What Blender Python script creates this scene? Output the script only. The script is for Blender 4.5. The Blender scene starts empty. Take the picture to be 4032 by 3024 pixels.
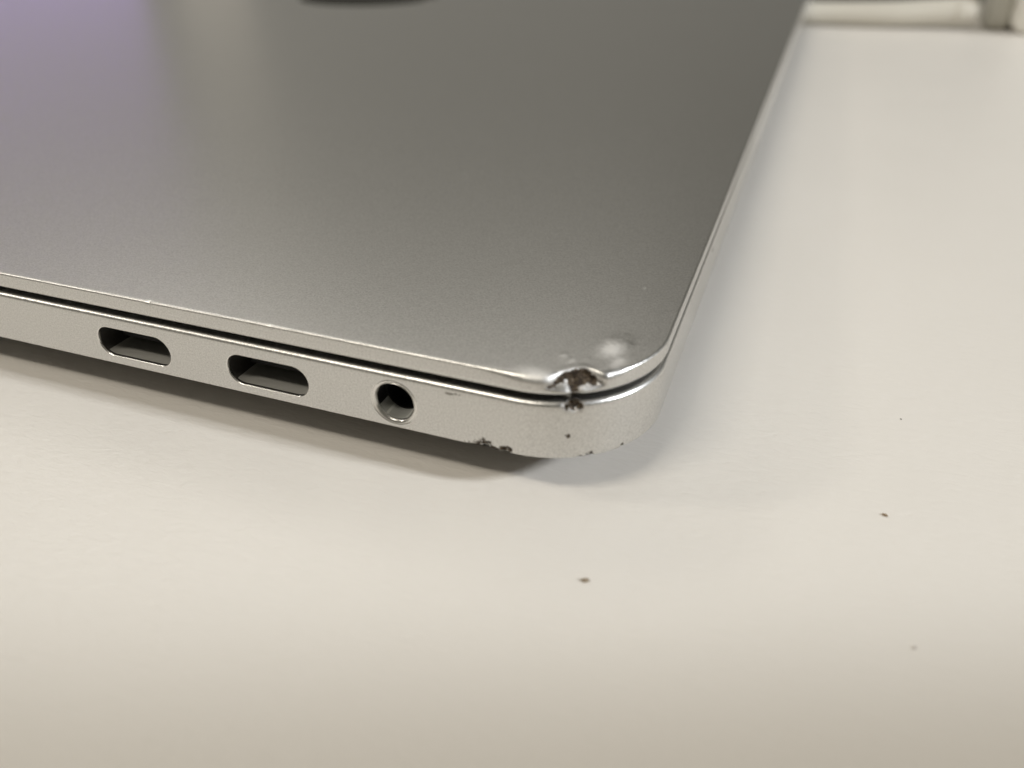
import bpy, bmesh, math, random
from mathutils import Vector, Matrix, noise

# ---------------------------------------------------------------- camera, world, lights, exposure
MM = 0.001
TZ = 4.5                      # height of the laptop's side wall foot above the table, mm
sc = bpy.context.scene
COL = sc.collection

cam_data = bpy.data.cameras.new('camera')
cam = bpy.data.objects.new('camera', cam_data)
COL.objects.link(cam)
cam.location = (7.473 * MM, -50.548 * MM, (41.204 + TZ) * MM)
cam.rotation_euler = (math.radians(57.64), math.radians(-0.288), math.radians(20.133))
cam_data.sensor_width = 36
cam_data.lens = 0.76139 * 36
cam_data.clip_start = 0.002
cam_data.clip_end = 50
cam_data.dof.use_dof = True
cam_data.dof.focus_distance = 0.077
cam_data.dof.aperture_fstop = cam_data.lens / 1.45     # 1.45 mm pupil, as on a phone
sc.camera = cam

world = bpy.data.worlds.new('World')
sc.world = world
world.use_nodes = True
bg = world.node_tree.nodes['Background']
bg.inputs['Color'].default_value = (0.108, 0.102, 0.084, 1)
bg.inputs['Strength'].default_value = 1.0

sc.view_settings.view_transform = 'Standard'
sc.view_settings.look = 'None'
sc.view_settings.exposure = 0
sc.view_settings.gamma = 1
sc.cycles.use_denoising = True
sc.cycles.sampling_pattern = 'TABULATED_SOBOL'
sc.cycles.sample_clamp_indirect = 1.5
sc.cycles.blur_glossy = 1.0
sc.cycles.use_adaptive_sampling = False
sc.cycles.caustics_reflective = True


def aim(o, target):
    o.rotation_euler = (Vector(target) - o.location).to_track_quat('-Z', 'Y').to_euler()


def area(name, loc, target, sx, sy, power, color):
    l = bpy.data.lights.new(name, 'AREA')
    l.shape = 'RECTANGLE'
    l.size = sx
    l.size_y = sy
    l.energy = power
    l.color = color
    o = bpy.data.objects.new(name, l)
    COL.objects.link(o)
    o.location = loc
    aim(o, target)
    return o


# warm ceiling panel in front and to the left (long along x)
area('ceiling_panel', (-0.57, -0.80, 1.5), (-0.57, -0.799, 0), 0.80, 0.17, 13.6, (1.0, 0.925, 0.80))
# weaker lamp low on the left
area('side_lamp', (-1.17, -0.34, 0.86), (0, 0, 0), 0.16, 0.16, 2.6, (1.0, 0.93, 0.83))
# broad ceiling panels behind, seen as the sheen that grows towards the near edge of the lid
area('back_ceiling', (-0.95, 1.30, 1.65), (-0.05, 0, 0), 1.9, 0.7, 4.4, (1.0, 0.955, 0.88))
area('far_lamp', (-1.62, 0.98, 1.72), (-0.05, 0, 0), 1.3, 0.45, 4.6, (1.0, 0.95, 0.87))
# a lit screen and a lit panel standing at the far left, mirrored in the lid
area('screen_low', (-0.685, 0.475, 0.045), (-0.16, 0.14, 0.02), 0.30, 0.05, 0.105, (0.48, 0.30, 1.0))
area('screen_high', (-0.685, 0.475, 0.100), (-0.16, 0.10, 0.02), 0.30, 0.05, 0.007, (1.0, 0.74, 0.92))
area('panel_glow', (-0.52, 0.60, 0.070), (-0.12, 0.12, 0.02), 0.06, 0.10, 0.007, (1.0, 0.88, 0.72))

# cool lamp from the right: spot cluster, cones cut along one table line to imitate a foreground shadow
L0 = Vector((1.05, 0.03, 0.60))
P0 = Vector((-0.002, -0.0168, 0))
ln = Vector((0.94, 0.35, 0)).normalized()
HALF = math.radians(34)
SPREAD = [(0, 0), (0.045, 0), (-0.045, 0), (0.022, 0.04), (-0.022, 0.04), (0.022, -0.04), (-0.022, -0.04)]
s_ax = L0.cross(Vector((0, 0, 1))).normalized()
t_ax = s_ax.cross(L0).normalized()
for (ca, cb) in SPREAD:
    Lp = L0 + s_ax * ca + t_ax * cb
    u = (P0 - Lp).normalized()
    n = u.cross(ln).normalized()
    if n.y < 0:
        n = -n
    axis = u * math.cos(HALF) + n * math.sin(HALF)
    sl = bpy.data.lights.new('right_lamp', 'SPOT')
    sl.energy = 50 / len(SPREAD)
    sl.color = (0.95, 0.975, 1.0)
    sl.spot_size = 2 * (HALF + math.radians(0.31))
    sl.spot_blend = 0.034
    sl.shadow_soft_size = 0.008
    so = bpy.data.objects.new('right_lamp', sl)
    COL.objects.link(so)
    so.location = Lp
    so.rotation_euler = axis.to_track_quat('-Z', 'Y').to_euler()


# ---------------------------------------------------------------- helpers
def tag(o, label=None, cat=None, kind=None, group=None):
    if label: o['label'] = label
    if cat: o['category'] = cat
    if kind: o['kind'] = kind
    if group: o['group'] = group
    return o


def empty(name, loc=(0, 0, 0)):
    o = bpy.data.objects.new(name, None)
    o.empty_display_size = 0.01
    COL.objects.link(o)
    o.location = loc
    return o


def mesh_obj(name, verts, faces, mat, parent=None, angle=None, scale=MM):
    me = bpy.data.meshes.new(name)
    me.from_pydata([(v[0] * scale, v[1] * scale, v[2] * scale) for v in verts], [], faces)
    bm = bmesh.new()
    bm.from_mesh(me)
    bmesh.ops.recalc_face_normals(bm, faces=bm.faces)
    bm.to_mesh(me)
    bm.free()
    if angle is not None:
        me.shade_smooth()
        me.set_sharp_from_angle(angle=math.radians(angle))
    me.materials.append(mat)
    o = bpy.data.objects.new(name, me)
    COL.objects.link(o)
    o.parent = parent
    return o


def sstep(a, b, x):
    if a == b: return 0.0 if x < a else 1.0
    t = min(1, max(0, (x - a) / (b - a)))
    return t * t * (3 - 2 * t)


def fbm(x, y, z, sc_, octv=4):
    return noise.fractal(Vector((x * sc_, y * sc_, z * sc_)), 1.0, 2.0, octv)


# ---------------------------------------------------------------- materials
class N:
    def __init__(self, name):
        self.m = bpy.data.materials.new(name)
        self.m.use_nodes = True
        self.t = self.m.node_tree
        self.bsdf = self.t.nodes['Principled BSDF']
        self.out = self.t.nodes['Material Output']

    def new(self, typ, **kw):
        nd = self.t.nodes.new(typ)
        for k, v in kw.items(): setattr(nd, k, v)
        return nd

    def link(self, a, b): self.t.links.new(a, b)

    def math(self, op, a, b=None, c=None, clamp=False):
        nd = self.new('ShaderNodeMath', operation=op, use_clamp=clamp)
        for i, x in enumerate((a, b, c)):
            if x is None: continue
            if isinstance(x, (int, float)): nd.inputs[i].default_value = x
            else: self.link(x, nd.inputs[i])
        return nd.outputs[0]

    def vmath(self, op, a, b):
        nd = self.new('ShaderNodeVectorMath', operation=op)
        for i, x in enumerate((a, b)):
            if isinstance(x, (tuple, list)): nd.inputs[i].default_value = x
            elif x is not None: self.link(x, nd.inputs[i])
        return nd

    def coord(self): return self.new('ShaderNodeTexCoord').outputs['Object']

    def noise(self, vec, scale, detail=2, rough=0.5):
        nd = self.new('ShaderNodeTexNoise')
        nd.inputs['Scale'].default_value = scale
        nd.inputs['Detail'].default_value = detail
        nd.inputs['Roughness'].default_value = rough
        self.link(vec, nd.inputs['Vector'])
        return nd.outputs['Fac']

    def ramp(self, fac, stops):
        nd = self.new('ShaderNodeValToRGB')
        e = nd.color_ramp.elements
        while len(e) < len(stops): e.new(0.5)
        for i, (p, c) in enumerate(stops):
            e[i].position = p
            e[i].color = (*c, 1)
        self.link(fac, nd.inputs['Fac'])
        return nd.outputs['Color']

    def mapr(self, v, a, b, c, d, smooth=True):
        nd = self.new('ShaderNodeMapRange')
        if smooth: nd.interpolation_type = 'SMOOTHSTEP'
        nd.inputs['From Min'].default_value = a
        nd.inputs['From Max'].default_value = b
        nd.inputs['To Min'].default_value = c
        nd.inputs['To Max'].default_value = d
        self.link(v, nd.inputs['Value'])
        return nd.outputs['Result']

    def bump(self, h, dist, strength=1.0, normal=None):
        nd = self.new('ShaderNodeBump')
        nd.inputs['Distance'].default_value = dist
        nd.inputs['Strength'].default_value = strength
        self.link(h, nd.inputs['Height'])
        if normal is not None: self.link(normal, nd.inputs['Normal'])
        return nd.outputs['Normal']


def simple(name, color, rough=0.5, metal=0.0, spec=0.5, bump=None):
    k = N(name)
    k.bsdf.inputs['Base Color'].default_value = (*color, 1)
    k.bsdf.inputs['Roughness'].default_value = rough
    k.bsdf.inputs['Metallic'].default_value = metal
    k.bsdf.inputs['Specular IOR Level'].default_value = spec
    c = k.coord()
    f = k.noise(c, 2500 if bump is None else bump, 3)
    k.link(k.bump(f, 0.00002, 0.25), k.bsdf.inputs['Normal'])
    return k.m


# (x, y, z, rx, ry, rz) in mm of every dirty scar on the shell, z counted from the wall foot
DIRT = [
    (-13.35, 0.0, 0.30, 0.75, 0.3, 0.62),   # chips along the lower edge
    (-13.9, 0.0, 0.14, 0.95, 0.3, 0.28),
    (-12.5, 0.0, 0.12, 0.50, 0.3, 0.22),
    (-11.45, 0.0, 0.30, 0.66, 0.3, 0.42),
    (-6.17, 1.02, 2.34, 0.19, 0.2, 0.19),   # pit
    (-6.40, 0.95, 2.45, 0.16, 0.2, 0.06),
    (-5.22, 1.53, 0.06, 0.26, 0.3, 0.17),
    (-4.43, 2.05, 0.2, 0.34, 0.34, 0.30),
    (-2.12, 4.33, 0.24, 0.2, 0.24, 0.2),
    (-47.44, 0.02, 8.1, 0.16, 0.25, 0.14),  # nick on the lid edge
    (0.0, 40.9, 4.6, 0.2, 0.6, 0.25),
    (-24.3, 0.0, -0.02, 0.25, 0.2, 0.07),
]
DIRT += [(-5.95, 1.45, 5.35, 0.75, 0.8, 0.42), (-6.5, 1.3, 5.2, 0.4, 0.5, 0.3), (-5.5, 1.7, 5.25, 0.4, 0.5, 0.34)]
FAINT = [(-15.95, 0.0, 4.97, 0.16, 0.2, 0.12), (-16.5, 0.0, 4.9, 0.55, 0.25, 0.12), (-15.6, 0.0, 5.0, 0.1, 0.2, 0.05)]


def shell_material():
    k = N('bead_blasted_aluminium')
    c = k.coord()
    grain = k.noise(c, 9000, 2, 0.6)
    grain2 = k.noise(c, 5200, 2, 0.55)
    cloud = k.noise(c, 160, 3)
    col = k.ramp(k.math('ADD', k.math('MULTIPLY', grain, 0.5), k.math('MULTIPLY', grain2, 0.5)),
                 [(0.36, (0.58, 0.575, 0.56)), (0.64, (0.80, 0.795, 0.78))])
    k.link(col, k.bsdf.inputs['Base Color'])
    k.bsdf.inputs['Metallic'].default_value = 1
    base_rough = k.mapr(cloud, 0.3, 0.7, 0.345, 0.347)
    h = k.math('ADD', k.math('MULTIPLY', grain, 0.6), k.math('MULTIPLY', grain2, 0.9))
    nrm = k.bump(h, 0.000022, 0.7)
    # dirt mask
    wob = k.noise(c, 2600, 5, 0.65)
    fine = k.noise(c, 9000, 3, 0.6)

    def mask(lst, soft):
        acc = None
        for (x, y, z, rx, ry, rz) in lst:
            d = k.vmath('SUBTRACT', c, (x * MM, y * MM, z * MM)).outputs[0]
            d = k.vmath('MULTIPLY', d, (1000 / rx, 1000 / ry, 1000 / rz)).outputs[0]
            ln_ = k.vmath('LENGTH', d, None).outputs['Value']
            s = k.math('MULTIPLY_ADD', k.math('SUBTRACT', wob, 0.5), 2.6, ln_)
            f = k.mapr(s, 1.0 + soft, 0.85 - soft, 0, 1)
            acc = f if acc is None else k.math('MAXIMUM', acc, f)
        return acc
    m1 = mask(DIRT, 0.12)
    m2 = k.math('MULTIPLY', mask(FAINT, 0.3), 0.65)
    # skin rubbed rough and pale round the dent
    rub = None
    for (x, y, z, rx, ry, rz, st) in [(-4.2, 6.6, 8.2, 1.8, 2.5, 2, 1.0), (-3.2, 4.9, 8.0, 1.1, 1.5, 1, 0.9), (-4.9, 5.4, 8.2, 0.8, 1.0, 1, 0.5), (-5.9, 1.8, 7.6, 2.6, 2.2, 1.2, 0.9), (-7.7, 4.2, 8.2, 0.55, 0.6, 1, 0.6), (-6.9, 3.7, 8.2, 0.5, 0.6, 1, 0.7),
                                      (-9.2, 0.9, 8.0, 2.6, 1.3, 0.9, 0.9), (-3.4, 4.2, 8.0, 0.9, 0.9, 0.8, 0.8)]:
        d = k.vmath('SUBTRACT', c, (x * MM, y * MM, z * MM)).outputs[0]
        d = k.vmath('MULTIPLY', d, (1000 / rx, 1000 / ry, 1000 / rz)).outputs[0]
        f = k.mapr(k.math('MULTIPLY_ADD', k.math('SUBTRACT', wob, 0.5), 0.9, k.vmath('LENGTH', d, None).outputs['Value']), 1.0, 0.1, 0, st)
        rub = f if rub is None else k.math('MAXIMUM', rub, f)
    k.link(k.math('MULTIPLY_ADD', rub, 0.36, base_rough), k.bsdf.inputs['Roughness'])
    pale = k.new('ShaderNodeMix', data_type='RGBA')
    k.link(k.math('MULTIPLY', rub, 0.8), pale.inputs[0])
    k.link(col, pale.inputs[6])
    pale.inputs[7].default_value = (0.93, 0.92, 0.90, 1)
    k.link(pale.outputs[2], k.bsdf.inputs['Base Color'])
    m = k.math('MAXIMUM', m1, m2)
    att = k.new('ShaderNodeAttribute', attribute_name='grime')
    g = k.math('MULTIPLY_ADD', k.math('SUBTRACT', wob, 0.5), 1.9, att.outputs['Fac'])
    m = k.math('MAXIMUM', m, k.mapr(g, 0.38, 0.62, 0, 1))
    dirt = k.new('ShaderNodeBsdfPrincipled')
    dcol = k.ramp(k.noise(c, 3400, 5, 0.7), [(0.36, (0.016, 0.012, 0.009)), (0.50, (0.052, 0.037, 0.024)), (0.60, (0.13, 0.098, 0.065)), (0.70, (0.28, 0.25, 0.21))])
    k.link(dcol, dirt.inputs['Base Color'])
    dirt.inputs['Roughness'].default_value = 0.75
    dirt.inputs['Specular IOR Level'].default_value = 0.3
    k.link(k.bump(k.math('ADD', wob, fine), 0.00012, 0.7), dirt.inputs['Normal'])
    k.link(k.bump(k.math('MULTIPLY', m, -1.0), 0.00006, 0.5, nrm), k.bsdf.inputs['Normal'])
    dust = mask([(-35.2, 47.3, 8.14, 0.28, 0.28, 0.3), (-13.8, 24.2, 8.14, 0.10, 0.30, 0.3), (-13.2, 29.5, 8.14, 0.16, 0.08, 0.3), (-4.2, 19.7, 8.14, 0.22, 0.3, 0.3),
                 (-23.3, 13.6, 8.14, 0.08, 0.12, 0.3), (-9.7, 10.5, 8.14, 0.07, 0.10, 0.3), (-13.0, 48.8, 8.14, 0.2, 0.3, 0.3), (-37.7, 5.1, 8.14, 0.07, 0.12, 0.3)], 0.2)
    ds = k.new('ShaderNodeBsdfDiffuse')
    ds.inputs['Color'].default_value = (0.42, 0.41, 0.39, 1)
    dm = k.new('ShaderNodeMixShader')
    k.link(k.math('MULTIPLY', dust, 0.4), dm.inputs[0])
    k.link(k.bsdf.outputs[0], dm.inputs[1])
    k.link(ds.outputs[0], dm.inputs[2])
    mix = k.new('ShaderNodeMixShader')
    k.link(m, mix.inputs[0])
    k.link(dm.outputs[0], mix.inputs[1])
    k.link(dirt.outputs[0], mix.inputs[2])
    k.link(mix.outputs[0], k.out.inputs['Surface'])
    return k.m


def table_material():
    k = N('white_laminate')
    c = k.coord()
    mp = k.new('ShaderNodeMapping')
    mp.inputs['Rotation'].default_value = (0, 0, math.radians(14))
    mp.inputs['Scale'].default_value = (0.55, 1.5, 1)
    k.link(c, mp.inputs['Vector'])
    v = mp.outputs[0]
    w = k.new('ShaderNodeTexNoise')
    w.inputs['Scale'].default_value = 1000
    w.inputs['Detail'].default_value = 4
    w.inputs['Distortion'].default_value = 0.8
    k.link(v, w.inputs['Vector'])
    fine = k.noise(v, 2600, 3)
    broad = k.noise(c, 18, 3)
    col = k.ramp(broad, [(0.3, (0.775, 0.745, 0.698)), (0.7, (0.788, 0.757, 0.71))])
    k.link(col, k.bsdf.inputs['Base Color'])
    k.link(k.mapr(k.noise(c, 60, 3), 0.3, 0.7, 0.385, 0.415), k.bsdf.inputs['Roughness'])
    k.bsdf.inputs['Specular IOR Level'].default_value = 0.45
    h = k.math('ADD', w.outputs['Fac'], k.math('MULTIPLY', fine, 0.25))
    k.link(k.bump(h, 0.000075, 0.8), k.bsdf.inputs['Normal'])
    return k.m


M_SHELL = shell_material()
M_TABLE = table_material()
M_RIM = simple('polished_rim', (0.84, 0.83, 0.81), 0.26, 1.0)
M_BOTTOM = simple('bottom_case_aluminium', (0.42, 0.41, 0.40), 0.45, 1.0)
M_PORT = simple('port_shell_dark', (0.045, 0.043, 0.04), 0.6, 0.0, 0.2)
M_FLOOR = simple('port_lit_liner_grey', (0.32, 0.315, 0.295), 0.6, 0.0, 0.25)  # port floor paled for the light it catches
M_BLACK = simple('port_plastic_black', (0.012, 0.012, 0.012), 0.6, 0.0, 0.2)
M_LIT_LEDGE = simple('jack_lit_ledge_pale', (0.55, 0.56, 0.53), 0.6, 0.0, 0.3)  # pale colour carries the light on the jack floor
M_RUBBER = simple('rubber_foot_black', (0.02, 0.02, 0.02), 0.8)
M_LOGO = simple('inlay_reflection_black', (0.004, 0.004, 0.004), 0.15, 0.0, 0.05)  # mirror's dark reflection put into a black base colour
M_CABLE = simple('white_cable_plastic', (0.60, 0.57, 0.50), 0.5, 0.0, 0.35, 400)
M_WHITE = simple('white_adapter_plastic', (0.80, 0.78, 0.72), 0.4, 0.0, 0.4, 400)
M_GREY_BLOCK = simple('grey_block', (0.46, 0.45, 0.40), 0.5, 0.0, 0.4, 400)
M_CRUMB = simple('brown_crumb', (0.33, 0.27, 0.20), 0.8)
M_PALE = simple('pale_crumb', (0.56, 0.53, 0.50), 0.8)
M_CRUMB2 = simple('tan_crumb', (0.30, 0.22, 0.14), 0.8)
M_SPECK = simple('dark_speck', (0.16, 0.145, 0.13), 0.8)

# ---------------------------------------------------------------- the table top
tb = 620
verts, faces = [], []
# slab with a rounded far edge: cross-section swept along x
prof = [(-900, 0)] + [(395 + 12 * math.sin(a), -12 + 12 * math.cos(a)) for a in [i * math.pi / 16 for i in range(0, 17)]] + [(-900, -24)]
for sx in (-1500, 1500):
    for (y, z) in prof:
        # the far edge runs slightly oblique to the laptop
        verts.append((sx, y + (0.30 * sx if y > 0 else 0), z))
npf = len(prof)
for i in range(npf):
    j = (i + 1) % npf
    faces.append((i, j, npf + j, npf + i))
faces += [tuple(range(npf)), tuple(range(2 * npf - 1, npf - 1, -1))]
table = mesh_obj('table_top', verts, faces, M_TABLE, None, 35)
tag(table, 'off white laminate table top with faint wrinkled grain under the laptop', kind='structure')

# ---------------------------------------------------------------- laptop
laptop = empty('laptop', (0, 0, TZ * MM))
tag(laptop, 'closed silver aluminium laptop with a dented, scuffed corner and two ports beside an audio jack', 'laptop')

R = 10.74
LX, LY = 290.0, 430.0


def path():
    """closed outline; list of (x, y, nx, ny, s), s = 0 where the near edge meets the worn corner"""
    pts = []

    def lin(a, b, step): 
        n_ = max(1, int(round((b - a) / step)))
        return [a + (b - a) * i / n_ for i in range(n_)]
    # near edge, from the far left corner towards the worn corner
    for s in lin(-(LX - 2 * R), -110, 12) + lin(-110, -62, 2) + lin(-62, -16, 0.3) + lin(-16, 0, 0.12):
        pts.append((-R + s, 0.0, 0.0, -1.0, s))
    arc = R * math.pi / 2
    for s in lin(0, arc, 0.12):
        a = s / R
        pts.append((-R + R * math.sin(a), R - R * math.cos(a), math.sin(a), -math.cos(a), s))
    for s in lin(arc, arc + 40, 0.5) + lin(arc + 40, arc + LY - 2 * R, 8):
        pts.append((0.0, R + s - arc, 1.0, 0.0, s))
    s0 = arc + LY - 2 * R

    def corner(cx, cy, a0):
        for i in range(10):
            a = a0 + math.pi / 2 * i / 10
            pts.append((cx + R * math.cos(a), cy + R * math.sin(a), math.cos(a), math.sin(a), 1000.0))
    corner(-R, LY - R, 0)
    for i in range(12):
        pts.append((-R - (LX - 2 * R) * i / 12, LY, 0.0, 1.0, 1000.0))
    corner(-LX + R, LY - R, math.pi / 2)
    for i in range(12):
        pts.append((-LX, LY - R - (LY - 2 * R) * i / 12, -1.0, 0.0, 1000.0))
    corner(-LX + R, R, math.pi)
    return pts


PATH = path()


def sweep(name, profile, mat, disp=None, angle=38, parent=laptop):
    """profile: list of (inset, z) from the under side to the upper side; both ends are capped"""
    verts, faces, grime = [], [], []
    npth, npr = len(PATH), len(profile)
    for (x, y, nx, ny, s) in PATH:
        for (d, z) in profile:
            px, py, pz = x - nx * d, y - ny * d, z
            if disp is not None and -62 < s < 60:
                r_ = disp(px, py, pz, nx, ny, s, d)
                px, py, pz = r_[:3]
                g_ = r_[3] if len(r_) > 3 else 0.0
            else:
                g_ = 0.0
            verts.append((px, py, pz))
            grime.append(g_)
    for i in range(npth):
        j = (i + 1) % npth
        for k in range(npr - 1):
            faces.append((i * npr + k, j * npr + k, j * npr + k + 1, i * npr + k + 1))
    faces.append(tuple(i * npr for i in range(npth))[::-1])
    faces.append(tuple(i * npr + npr - 1 for i in range(npth)))
    o = mesh_obj(name, verts, faces, mat, parent, angle)
    at = o.data.attributes.new('grime', 'FLOAT', 'POINT')
    at.data.foreach_set('value', grime)
    return o


def fil(d0, z0, r, a0, a1, n_):
    """arc of centre (d0, z0) in (inset, z): angle measured from the outward direction upward"""
    return [(d0 - r * math.cos(a0 + (a1 - a0) * i / n_), z0 + r * math.sin(a0 + (a1 - a0) * i / n_)) for i in range(n_ + 1)]


H = math.pi / 2
# lid
lid_prof = [(8, 6.30), (3, 6.30)] + fil(0.55, 6.85, 0.55, -H, 0, 7)
z = 6.95
while z < 7.86:
    lid_prof.append((0, z))
    z += 0.1
lid_prof += fil(0.22, 7.92, 0.22, 0, H, 5)
d = 0.34
while d < 5.6:
    lid_prof.append((d, 8.14))
    d += 0.16 if d < 2.5 else 0.22
lid_prof.append((6.6, 8.14))


def plateau(s, a, b, c, e):
    return sstep(a, b, s) * (1 - sstep(c, e, s))


def lid_disp(x, y, z, nx, ny, s, d):
    z0 = z
    # small irregular wear along the upper edge
    edge = max(0.0, 1 - abs(d - 0.07) / 0.3) * sstep(7.6, 8.0, z)
    if edge > 0 and s < 30:
        w = fbm(x, y, 3.1, 2.4, 4) * 0.012 + 0.05 * max(0, fbm(x, y, 9.7, 0.9, 3) - 0.35)
        nk = math.exp(-((s + 36.7) / 0.16) ** 2) * 0.13 + math.exp(-((s + 23.2) / 0.25) ** 2) * 0.05
        w = (w + nk) * edge
        x -= nx * w
        y -= ny * w
        z -= w * 0.9
    if s < -8 or s > 18:
        return x, y, z
    rough = fbm(x, y, z, 1.2, 3)
    rough2 = fbm(x + 7, y, z, 3.5, 4)
    # the lip is rolled over on both sides of the hit: a larger edge radius
    r_ = 0.22 + 0.62 * plateau(s, -4.0, 2.2, 3.2, 4.8) + 0.50 * plateau(s, 6.0, 7.6, 8.0, 11.0)
    if r_ > 0.24 and z > 6.95:
        if d < r_ and z >= 7.915:
            # the small corner arc and the skin next to it follow the larger radius
            ang = math.acos(max(-1, min(1, 1 - d / r_)))
            zt = 8.14 - r_ + r_ * math.sin(ang)
            z = zt if d > 0.001 else 8.14 - r_
        elif d < 0.001:
            z = 6.95 + (z - 6.95) * (8.14 - r_ - 6.95) / (7.92 - 6.95)
    # the crushed notch
    v = sstep(6.7, 7.7, z0)
    w = plateau(s, 2.2, 5.2, 6.1, 7.9)
    depth = 1.30 * w * v * (1 + 0.10 * rough) * max(0.0, 1 - d / 4.0)
    # a furrow down to the joint
    fur = 0.30 * math.exp(-((s - 4.95 - 0.25 * (7.2 - z0)) / 0.45) ** 2) * sstep(6.2, 6.5, z0) * (1 - sstep(7.3, 7.9, z0)) * (1 if d < 0.6 else 0)
    jag = (w * v + fur) * 0.06 * rough2 * (1 if d < 0.3 else 0)
    x -= nx * (depth + fur + jag)
    y -= ny * (depth + fur + jag)
    # dents in the upper skin
    if z0 > 7.9 and d > 0.2:
        z += 0.05 * w * math.exp(-((d - 0.5) / 0.5) ** 2)
        z += (0.08 + 0.05 * fbm(x, y, 5.5, 1.1, 3)) * math.exp(-(((x + 4.2 - 0.25 * (y - 7)) / 1.1) ** 2 + ((y - 7.7) / 1.5) ** 2)) * sstep(0.3, 1.2, d)
        z += 0.03 * math.exp(-(((x + 7.8) / 0.4) ** 2 + ((y - 4.3) / 0.45) ** 2))
        z += 0.025 * math.exp(-(((x + 7.0) / 0.35) ** 2 + ((y - 3.6) / 0.35) ** 2))
        z += 0.010 * rough2 * math.exp(-(((x + 6.0) / 2.2) ** 2 + ((y - 3.6) / 1.6) ** 2))
    # grime left in the notch: two lobes under the lip and a stem down the furrow
    lobe = math.exp(-(((s - 3.75) / 1.15) ** 2 + ((z0 - 7.8 + 0.22 * (s < 3.4)) / 0.46) ** 2)) + 1.15 * math.exp(-(((s - 6.2) / 1.35) ** 2 + ((z0 - 7.6) / 0.6) ** 2))
    stem = 0.95 * math.exp(-(((s - 4.95 - 0.15 * (7.2 - z0)) / 0.42) ** 2 + ((z0 - 7.05) / 0.55) ** 2))
    g = (lobe + stem) * (1 - sstep(0.08, 0.30, d)) if z0 > 6.5 else 0.8 * math.exp(-((s - 5.1) / 0.45) ** 2)
    return x, y, z, g


lid = sweep('lid', lid_prof, M_SHELL, lid_disp)
lid['label'] = 'flat grey lid with its corner crushed and scuffed'

# base
base_prof = [(5, -0.30), (0.35, -0.12)] + fil(0.14, 0.14, 0.14, -H * 0.9, 0, 3)
z = 0.26
while z < 2.9:
    base_prof.append((0, z))
    z += 0.12 if z < 1.0 else 0.4
z = 3.4
while z < 5.0:
    base_prof.append((0, z))
    z += 0.4 if z < 4.2 else 0.16
base_prof += fil(0.46, 5.19, 0.46, 0, H, 8)
base_prof += [(0.6, 5.65), (0.9, 5.65), (1.4, 5.65), (3, 5.65), (8, 5.65)]


def base_disp(x, y, z, nx, ny, s, d):
    if s < -6 or s > 14:
        return x, y, z
    rough = fbm(x, y, z, 2.6, 5)
    # crushed rim below the gouge
    w = math.exp(-((s - 5.0) / 0.75) ** 4) * sstep(4.75, 5.4, z) * (1 if d < 1.2 else 0)
    g = 1.2 * math.exp(-((s - 5.05) / 0.75) ** 4 - ((z - 5.35) / 0.42) ** 2) * (1 if d < 0.7 else 0)
    x -= nx * w * (0.25 + 0.3 * rough)
    y -= ny * w * (0.25 + 0.3 * rough)
    z -= w * (0.10 + 0.2 * rough)
    # chips along the foot of the wall
    for (sc_, zc, rs, rz, dep) in ((-2.55, 0.2, 0.45, 0.36, 0.30), (-3.3, 0.05, 0.7, 0.2, 0.16), (-0.65, 0.25, 0.4, 0.25, 0.24),
                                   (5.8, 0.0, 0.25, 0.14, 0.16), (6.72, 0.12, 0.3, 0.25, 0.24), (10.0, 0.2, 0.18, 0.18, 0.18), (4.72, 2.34, 0.16, 0.16, 0.12)):
        g = math.exp(-(((s - sc_) / rs) ** 2 + ((z - zc) / rz) ** 2)) * (1 if d < 0.5 else 0)
        k = g * dep * (1 + 1.1 * rough)
        x -= nx * k
        y -= ny * k
        if zc < 0.5: z += k * 0.5
    return x, y, z, g


base = sweep('base', base_prof, M_SHELL, base_disp)
base['label'] = 'silver lower case with port openings and chipped lower rim'

# bottom case curving in under the wall, and its feet
bot_prof = [(14, -3.3)] + [(10.5, -3.28), (7.5, -3.0), (5.0, -2.4), (3.0, -1.6), (1.6, -0.85), (0.7, -0.33), (0.42, -0.16), (2, -0.14), (8, -0.28)]
sweep('bottom_case', bot_prof, M_BOTTOM, None, 60)


def stadium(cx, cz, w, h, y, n_=72):
    r = h / 2
    out = []
    for i in range(n_):
        a = 2 * math.pi * (i + 0.5) / n_
        x = r * math.cos(a) + (w / 2 - r) * (1 if math.cos(a) > 0 else -1)
        out.append((cx + x, y, cz + r * math.sin(a)))
    return out


def ring(name, cx, cz, w, h, prof, mat, parent, cap_end=False, cap_start=False, angle=50):
    verts, faces = [], []
    n_ = 72
    for (dr, y) in prof:
        verts += stadium(cx, cz, w + 2 * dr, h + 2 * dr, y)
    for k in range(len(prof) - 1):
        for i in range(n_):
            j = (i + 1) % n_
            faces.append((k * n_ + i, k * n_ + j, (k + 1) * n_ + j, (k + 1) * n_ + i))
    if cap_end: faces.append(tuple((len(prof) - 1) * n_ + i for i in range(n_)))
    if cap_start: faces.append(tuple(range(n_))[::-1])
    return mesh_obj(name, verts, faces, mat, parent, angle)


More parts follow.
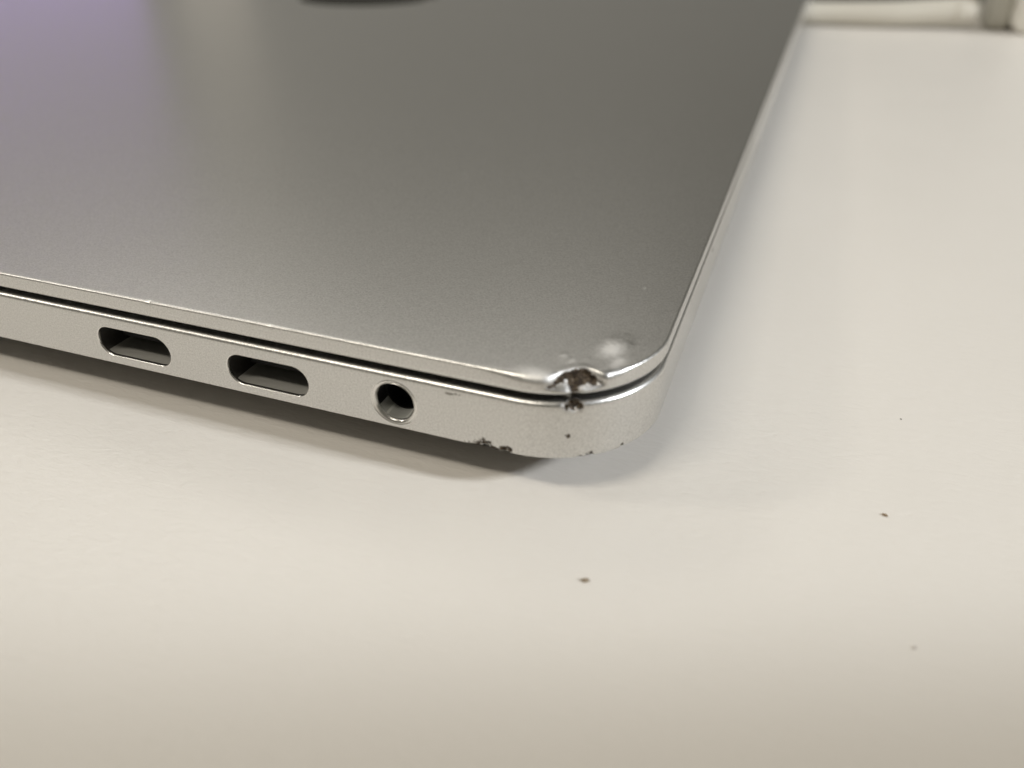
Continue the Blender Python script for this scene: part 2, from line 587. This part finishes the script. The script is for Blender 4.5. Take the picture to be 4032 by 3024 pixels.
PORTS = [(-50.98, 2.60, 9.0, 3.3), (-35.32, 2.60, 9.0, 3.3)]
JACK = (-22.01, 2.69, 4.50, 4.50)
cutters = []
for (cx, cz, w, h) in PORTS + [JACK]:
    c_ = ring('cutter', cx, cz, w, h, [(0.075, -2), (0.075, 7.2)], M_BLACK, laptop, True, True)
    cutters.append(c_)
for c_ in cutters:
    md = base.modifiers.new('cut', 'BOOLEAN')
    md.operation = 'DIFFERENCE'
    md.object = c_
    md.solver = 'EXACT'
bpy.context.view_layer.update()
dg = bpy.context.evaluated_depsgraph_get()
new_me = bpy.data.meshes.new_from_object(base.evaluated_get(dg))
base.modifiers.clear()
old = base.data
base.data = new_me
bpy.data.meshes.remove(old)
for c_ in cutters:
    m_ = c_.data
    bpy.data.objects.remove(c_)
    bpy.data.meshes.remove(m_)
base.data.set_sharp_from_angle(angle=math.radians(38))
base.data.name = 'base'

for (cx, cz, w, h) in PORTS:
    shell = ring('usb_port', cx, cz, w, h, [(-0.03, 0.30), (-0.03, 6.6)], M_PORT, laptop, True)
    rim = ring('port_rim', cx, cz, w, h, [(0.08, 0.40), (0.08, -0.006), (0.05, -0.015), (0.01, 0.0), (-0.05, 0.11), (-0.05, 0.36)], M_RIM, shell)
    # grey metal liner along the floor, paler than the walls to show light falling in
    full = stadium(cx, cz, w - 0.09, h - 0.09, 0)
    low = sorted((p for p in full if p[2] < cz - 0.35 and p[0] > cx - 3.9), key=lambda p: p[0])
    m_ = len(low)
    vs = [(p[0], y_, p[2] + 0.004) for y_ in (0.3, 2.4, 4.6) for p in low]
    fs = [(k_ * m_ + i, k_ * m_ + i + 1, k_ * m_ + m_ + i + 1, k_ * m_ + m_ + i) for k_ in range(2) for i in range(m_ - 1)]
    mesh_obj('port_lit_liner', vs, fs, M_FLOOR, shell, 60)
    # contact tongue deep in the opening
    vs = [(cx + a * 3.3, y, cz + b * 0.34) for y in (2.1, 6.5) for (a, b) in ((-1, -1), (1, -1), (1, 1), (-1, 1))]
    mesh_obj('contact_tongue', vs, [(0, 1, 2, 3), (7, 6, 5, 4), (0, 4, 5, 1), (1, 5, 6, 2), (2, 6, 7, 3), (3, 7, 4, 0)], M_BLACK, shell)

cx, cz, w, h = JACK
sleeve = ring('headphone_jack', cx, cz, w, h, [(-0.42, 0.35), (-0.42, 1.9), (-0.56, 1.92), (-0.56, 6.8)], M_BLACK, laptop, True)  # walls coloured black for the shade inside the bore
# plastic ledge on the floor, coloured pale for the light falling on it
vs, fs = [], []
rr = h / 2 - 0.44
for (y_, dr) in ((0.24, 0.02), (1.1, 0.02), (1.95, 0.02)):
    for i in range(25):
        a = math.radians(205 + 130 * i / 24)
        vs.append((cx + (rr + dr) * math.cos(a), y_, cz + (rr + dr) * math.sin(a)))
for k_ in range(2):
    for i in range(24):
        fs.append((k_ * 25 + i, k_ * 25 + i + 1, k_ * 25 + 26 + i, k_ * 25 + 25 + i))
mesh_obj('jack_lit_ledge', vs, fs, M_LIT_LEDGE, sleeve, 60)
ring('jack_rim', cx, cz, w, h, [(0.08, 0.5), (0.08, -0.006), (0.02, 0.04), (-0.04, -0.004), (-0.20, 0.04), (-0.26, 0.10), (-0.30, 0.06), (-0.42, 0.22), (-0.42, 0.5)], M_RIM, sleeve)

for (fx, fy) in ((-26, 26), (-LX + 26, 26), (-26, LY - 26), (-LX + 26, LY - 26)):
    vs, fs = [], []
    for k, (r_, z_) in enumerate(((6.0, -3.25), (6.4, -4.0), (5.8, -TZ + 0.02))):
        vs += [(fx + r_ * math.cos(2 * math.pi * i / 24), fy + r_ * math.sin(2 * math.pi * i / 24), z_) for i in range(24)]
    for k in range(2):
        for i in range(24):
            j = (i + 1) % 24
            fs.append((k * 24 + i, k * 24 + j, k * 24 + 24 + j, k * 24 + 24 + i))
    fs += [tuple(range(24)), tuple(range(48, 72))]
    mesh_obj('foot', vs, fs, M_RUBBER, laptop, 40)

# polished emblem at the middle of the lid, its dark reflection painted black: fruit outline with a bite and a leaf
ex, ey, es = -149.0, 227.5, 26.0
body_o = []
for i in range(96):
    a = 2 * math.pi * i / 96
    r_ = 1.0 + 0.06 * math.cos(2 * a) - 0.13 * math.exp(-((a - math.pi / 2) / 0.33) ** 2) - 0.07 * math.exp(-((a - 3 * math.pi / 2) / 0.25) ** 2)
    px, py = r_ * math.cos(a), r_ * math.sin(a)
    bx, by = px - 1.22, py - 0.10
    bd = math.hypot(bx, by)
    if bd < 0.44:
        px, py = 1.22 + bx / bd * 0.44, 0.10 + by / bd * 0.44
    body_o.append((px, py))
leaf = []
for i in range(20):
    t = i / 20 * 2 * math.pi
    lx, ly = 0.34 * math.cos(t), 0.15 * math.sin(t)
    leaf.append((0.18 + (lx - ly) * 0.7071, 1.28 + (lx + ly) * 0.7071))
vs, fs = [], []
for pts in (body_o, leaf):
    b0 = len(vs)
    m_ = len(pts)
    for z_ in (8.10, 8.155):
        # leaf points to the front edge (-x), the bite to the far side (+y)
        vs += [(ex - py * es, ey + px * es, z_) for (px, py) in pts]
    fs.append(tuple(b0 + m_ + i for i in range(m_)))
    fs += [(b0 + i, b0 + (i + 1) % m_, b0 + m_ + (i + 1) % m_, b0 + m_ + i) for i in range(m_)]
mesh_obj('logo_inlay', vs, fs, M_LOGO, lid)


# ---------------------------------------------------------------- things behind the laptop
def tube(name, pts, radii, mat, parent, seg=28, sub=8):
    # Catmull-Rom through pts, round caps
    P, Rr = [], []
    n_ = len(pts)
    for i in range(n_ - 1):
        p0, p1, p2, p3 = (Vector(pts[max(i - 1, 0)]), Vector(pts[i]), Vector(pts[i + 1]), Vector(pts[min(i + 2, n_ - 1)]))
        for k in range(sub):
            t = k / sub
            P.append(0.5 * ((2 * p1) + (p2 - p0) * t + (2 * p0 - 5 * p1 + 4 * p2 - p3) * t * t + (3 * p1 - p0 - 3 * p2 + p3) * t ** 3))
            Rr.append(radii[i] + (radii[i + 1] - radii[i]) * t)
    P.append(Vector(pts[-1]))
    Rr.append(radii[-1])
    t0, t1 = (P[0] - P[1]).normalized(), (P[-1] - P[-2]).normalized()
    P = [P[0] + t0 * Rr[0] * 0.35] + P + [P[-1] + t1 * Rr[-1] * 0.35]
    Rr = [Rr[0] * 0.7] + Rr + [Rr[-1] * 0.7]
    vs, fs = [], []
    for i, p in enumerate(P):
        t = (P[min(i + 1, len(P) - 1)] - P[max(i - 1, 0)]).normalized()
        s_ = t.cross(Vector((0, 0, 1))).normalized()
        u_ = s_.cross(t)
        for k in range(seg):
            a = 2 * math.pi * k / seg
            vs.append(tuple(p + (s_ * math.cos(a) + u_ * math.sin(a)) * Rr[i]))
    for i in range(len(P) - 1):
        for k in range(seg):
            j = (k + 1) % seg
            fs.append((i * seg + k, i * seg + j, (i + 1) * seg + j, (i + 1) * seg + k))
    fs += [tuple(range(seg)), tuple((len(P) - 1) * seg + k for k in range(seg))]
    return mesh_obj(name, vs, fs, mat, parent, 50)


cable = empty('charging_cable', (0.030, 0.318, 0))
tag(cable, 'thick white cable lying on the table behind the laptop, far out of focus', 'cable')
tube('cable_sleeve', [(-64, -12, 4.4), (-40, -6, 4.4), (-22, -2, 4.5), (0, 1, 5.0), (14, 4, 5.8), (25, 6, 6.6)], [4.2, 4.3, 4.0, 4.4, 4.6, 4.7], M_CABLE, cable)
tube('plug_collar', [(24, 5.8, 6.5), (31, 7.2, 7.0)], [4.9, 4.6], M_CABLE, cable, sub=3)

brick = empty('power_adapter', (0.096, 0.338, 0))
tag(brick, 'blurred white power adapter standing in the upper right corner of the view', 'adapter')


def rbox(name, cx, cy, z0, sx, sy, sz, r, mat, parent):
    bm = bmesh.new()
    bmesh.ops.create_cube(bm, size=1)
    bmesh.ops.scale(bm, vec=(sx, sy, sz), verts=bm.verts)
    bmesh.ops.bevel(bm, geom=list(bm.edges), offset=r, segments=5, profile=0.5, affect='EDGES')
    bmesh.ops.translate(bm, vec=(cx, cy, z0 + sz / 2), verts=bm.verts)
    vs = [tuple(v.co) for v in bm.verts]
    fs = [tuple(v.index for v in f.verts) for f in bm.faces]
    bm.free()
    return mesh_obj(name, vs, fs, mat, parent, 40)


rbox('adapter_body', 0, 0, 0, 42, 44, 30, 5, M_WHITE, brick)
rbox('adapter_grey_block', -25, -2, 0.5, 9, 20, 26, 2.5, M_GREY_BLOCK, brick)  # grey block added in the dark gap between cable and adapter
# its cord leaves towards the right
tube('adapter_cord', [(19, -6, 8), (34, -10, 5), (60, -30, 2.3), (120, -40, 2.3), (220, -20, 2.3)], [2.2] * 5, M_WHITE, brick, 14, 6)


# ---------------------------------------------------------------- crumbs on the table
def crumb(name, x, y, r, squash, rot, mat, seed, label, cat):
    bm = bmesh.new()
    bmesh.ops.create_icosphere(bm, subdivisions=3, radius=1)
    for v in bm.verts:
        f = 1 + 0.55 * noise.fractal(v.co * 1.3 + Vector((seed * 3.7, seed, 0)), 1.0, 2.0, 4)
        v.co *= f
        v.co.z = max(-0.6, v.co.z)
    z0 = min(v.co.z for v in bm.verts) * r * 0.5
    vs = [(v.co.x * r, v.co.y * r * squash, v.co.z * r * 0.5 - z0) for v in bm.verts]
    fs = [tuple(v.index for v in f.verts) for f in bm.faces]
    bm.free()
    o = mesh_obj(name, vs, fs, mat, None, 60)
    o.location = (x * MM, y * MM, 0)
    o.rotation_euler.z = rot
    tag(o, label, cat, group='crumbs scattered on the table')
    return o


crumb('crumb', -1.84, -7.8, 0.31, 0.5, 0.3, M_CRUMB, 1, 'dark brown crumb in front of the laptop corner, nearest to the viewer', 'crumb')
crumb('crumb', 20.5, 8.6, 0.25, 0.45, -0.5, M_CRUMB2, 2, 'small tan crumb on the open table at the right of the laptop', 'crumb')
crumb('crumb', 22.57, 24.93, 0.10, 0.45, 2.2, M_SPECK, 3, 'tiniest grey speck of the crumbs, farthest back beyond the tan one', 'crumb')
crumb('crumb', 22.0, -5.8, 0.16, 0.6, 0.9, M_PALE, 4, 'faint pale crumb at the lower right, in front of the tan one', 'crumb')
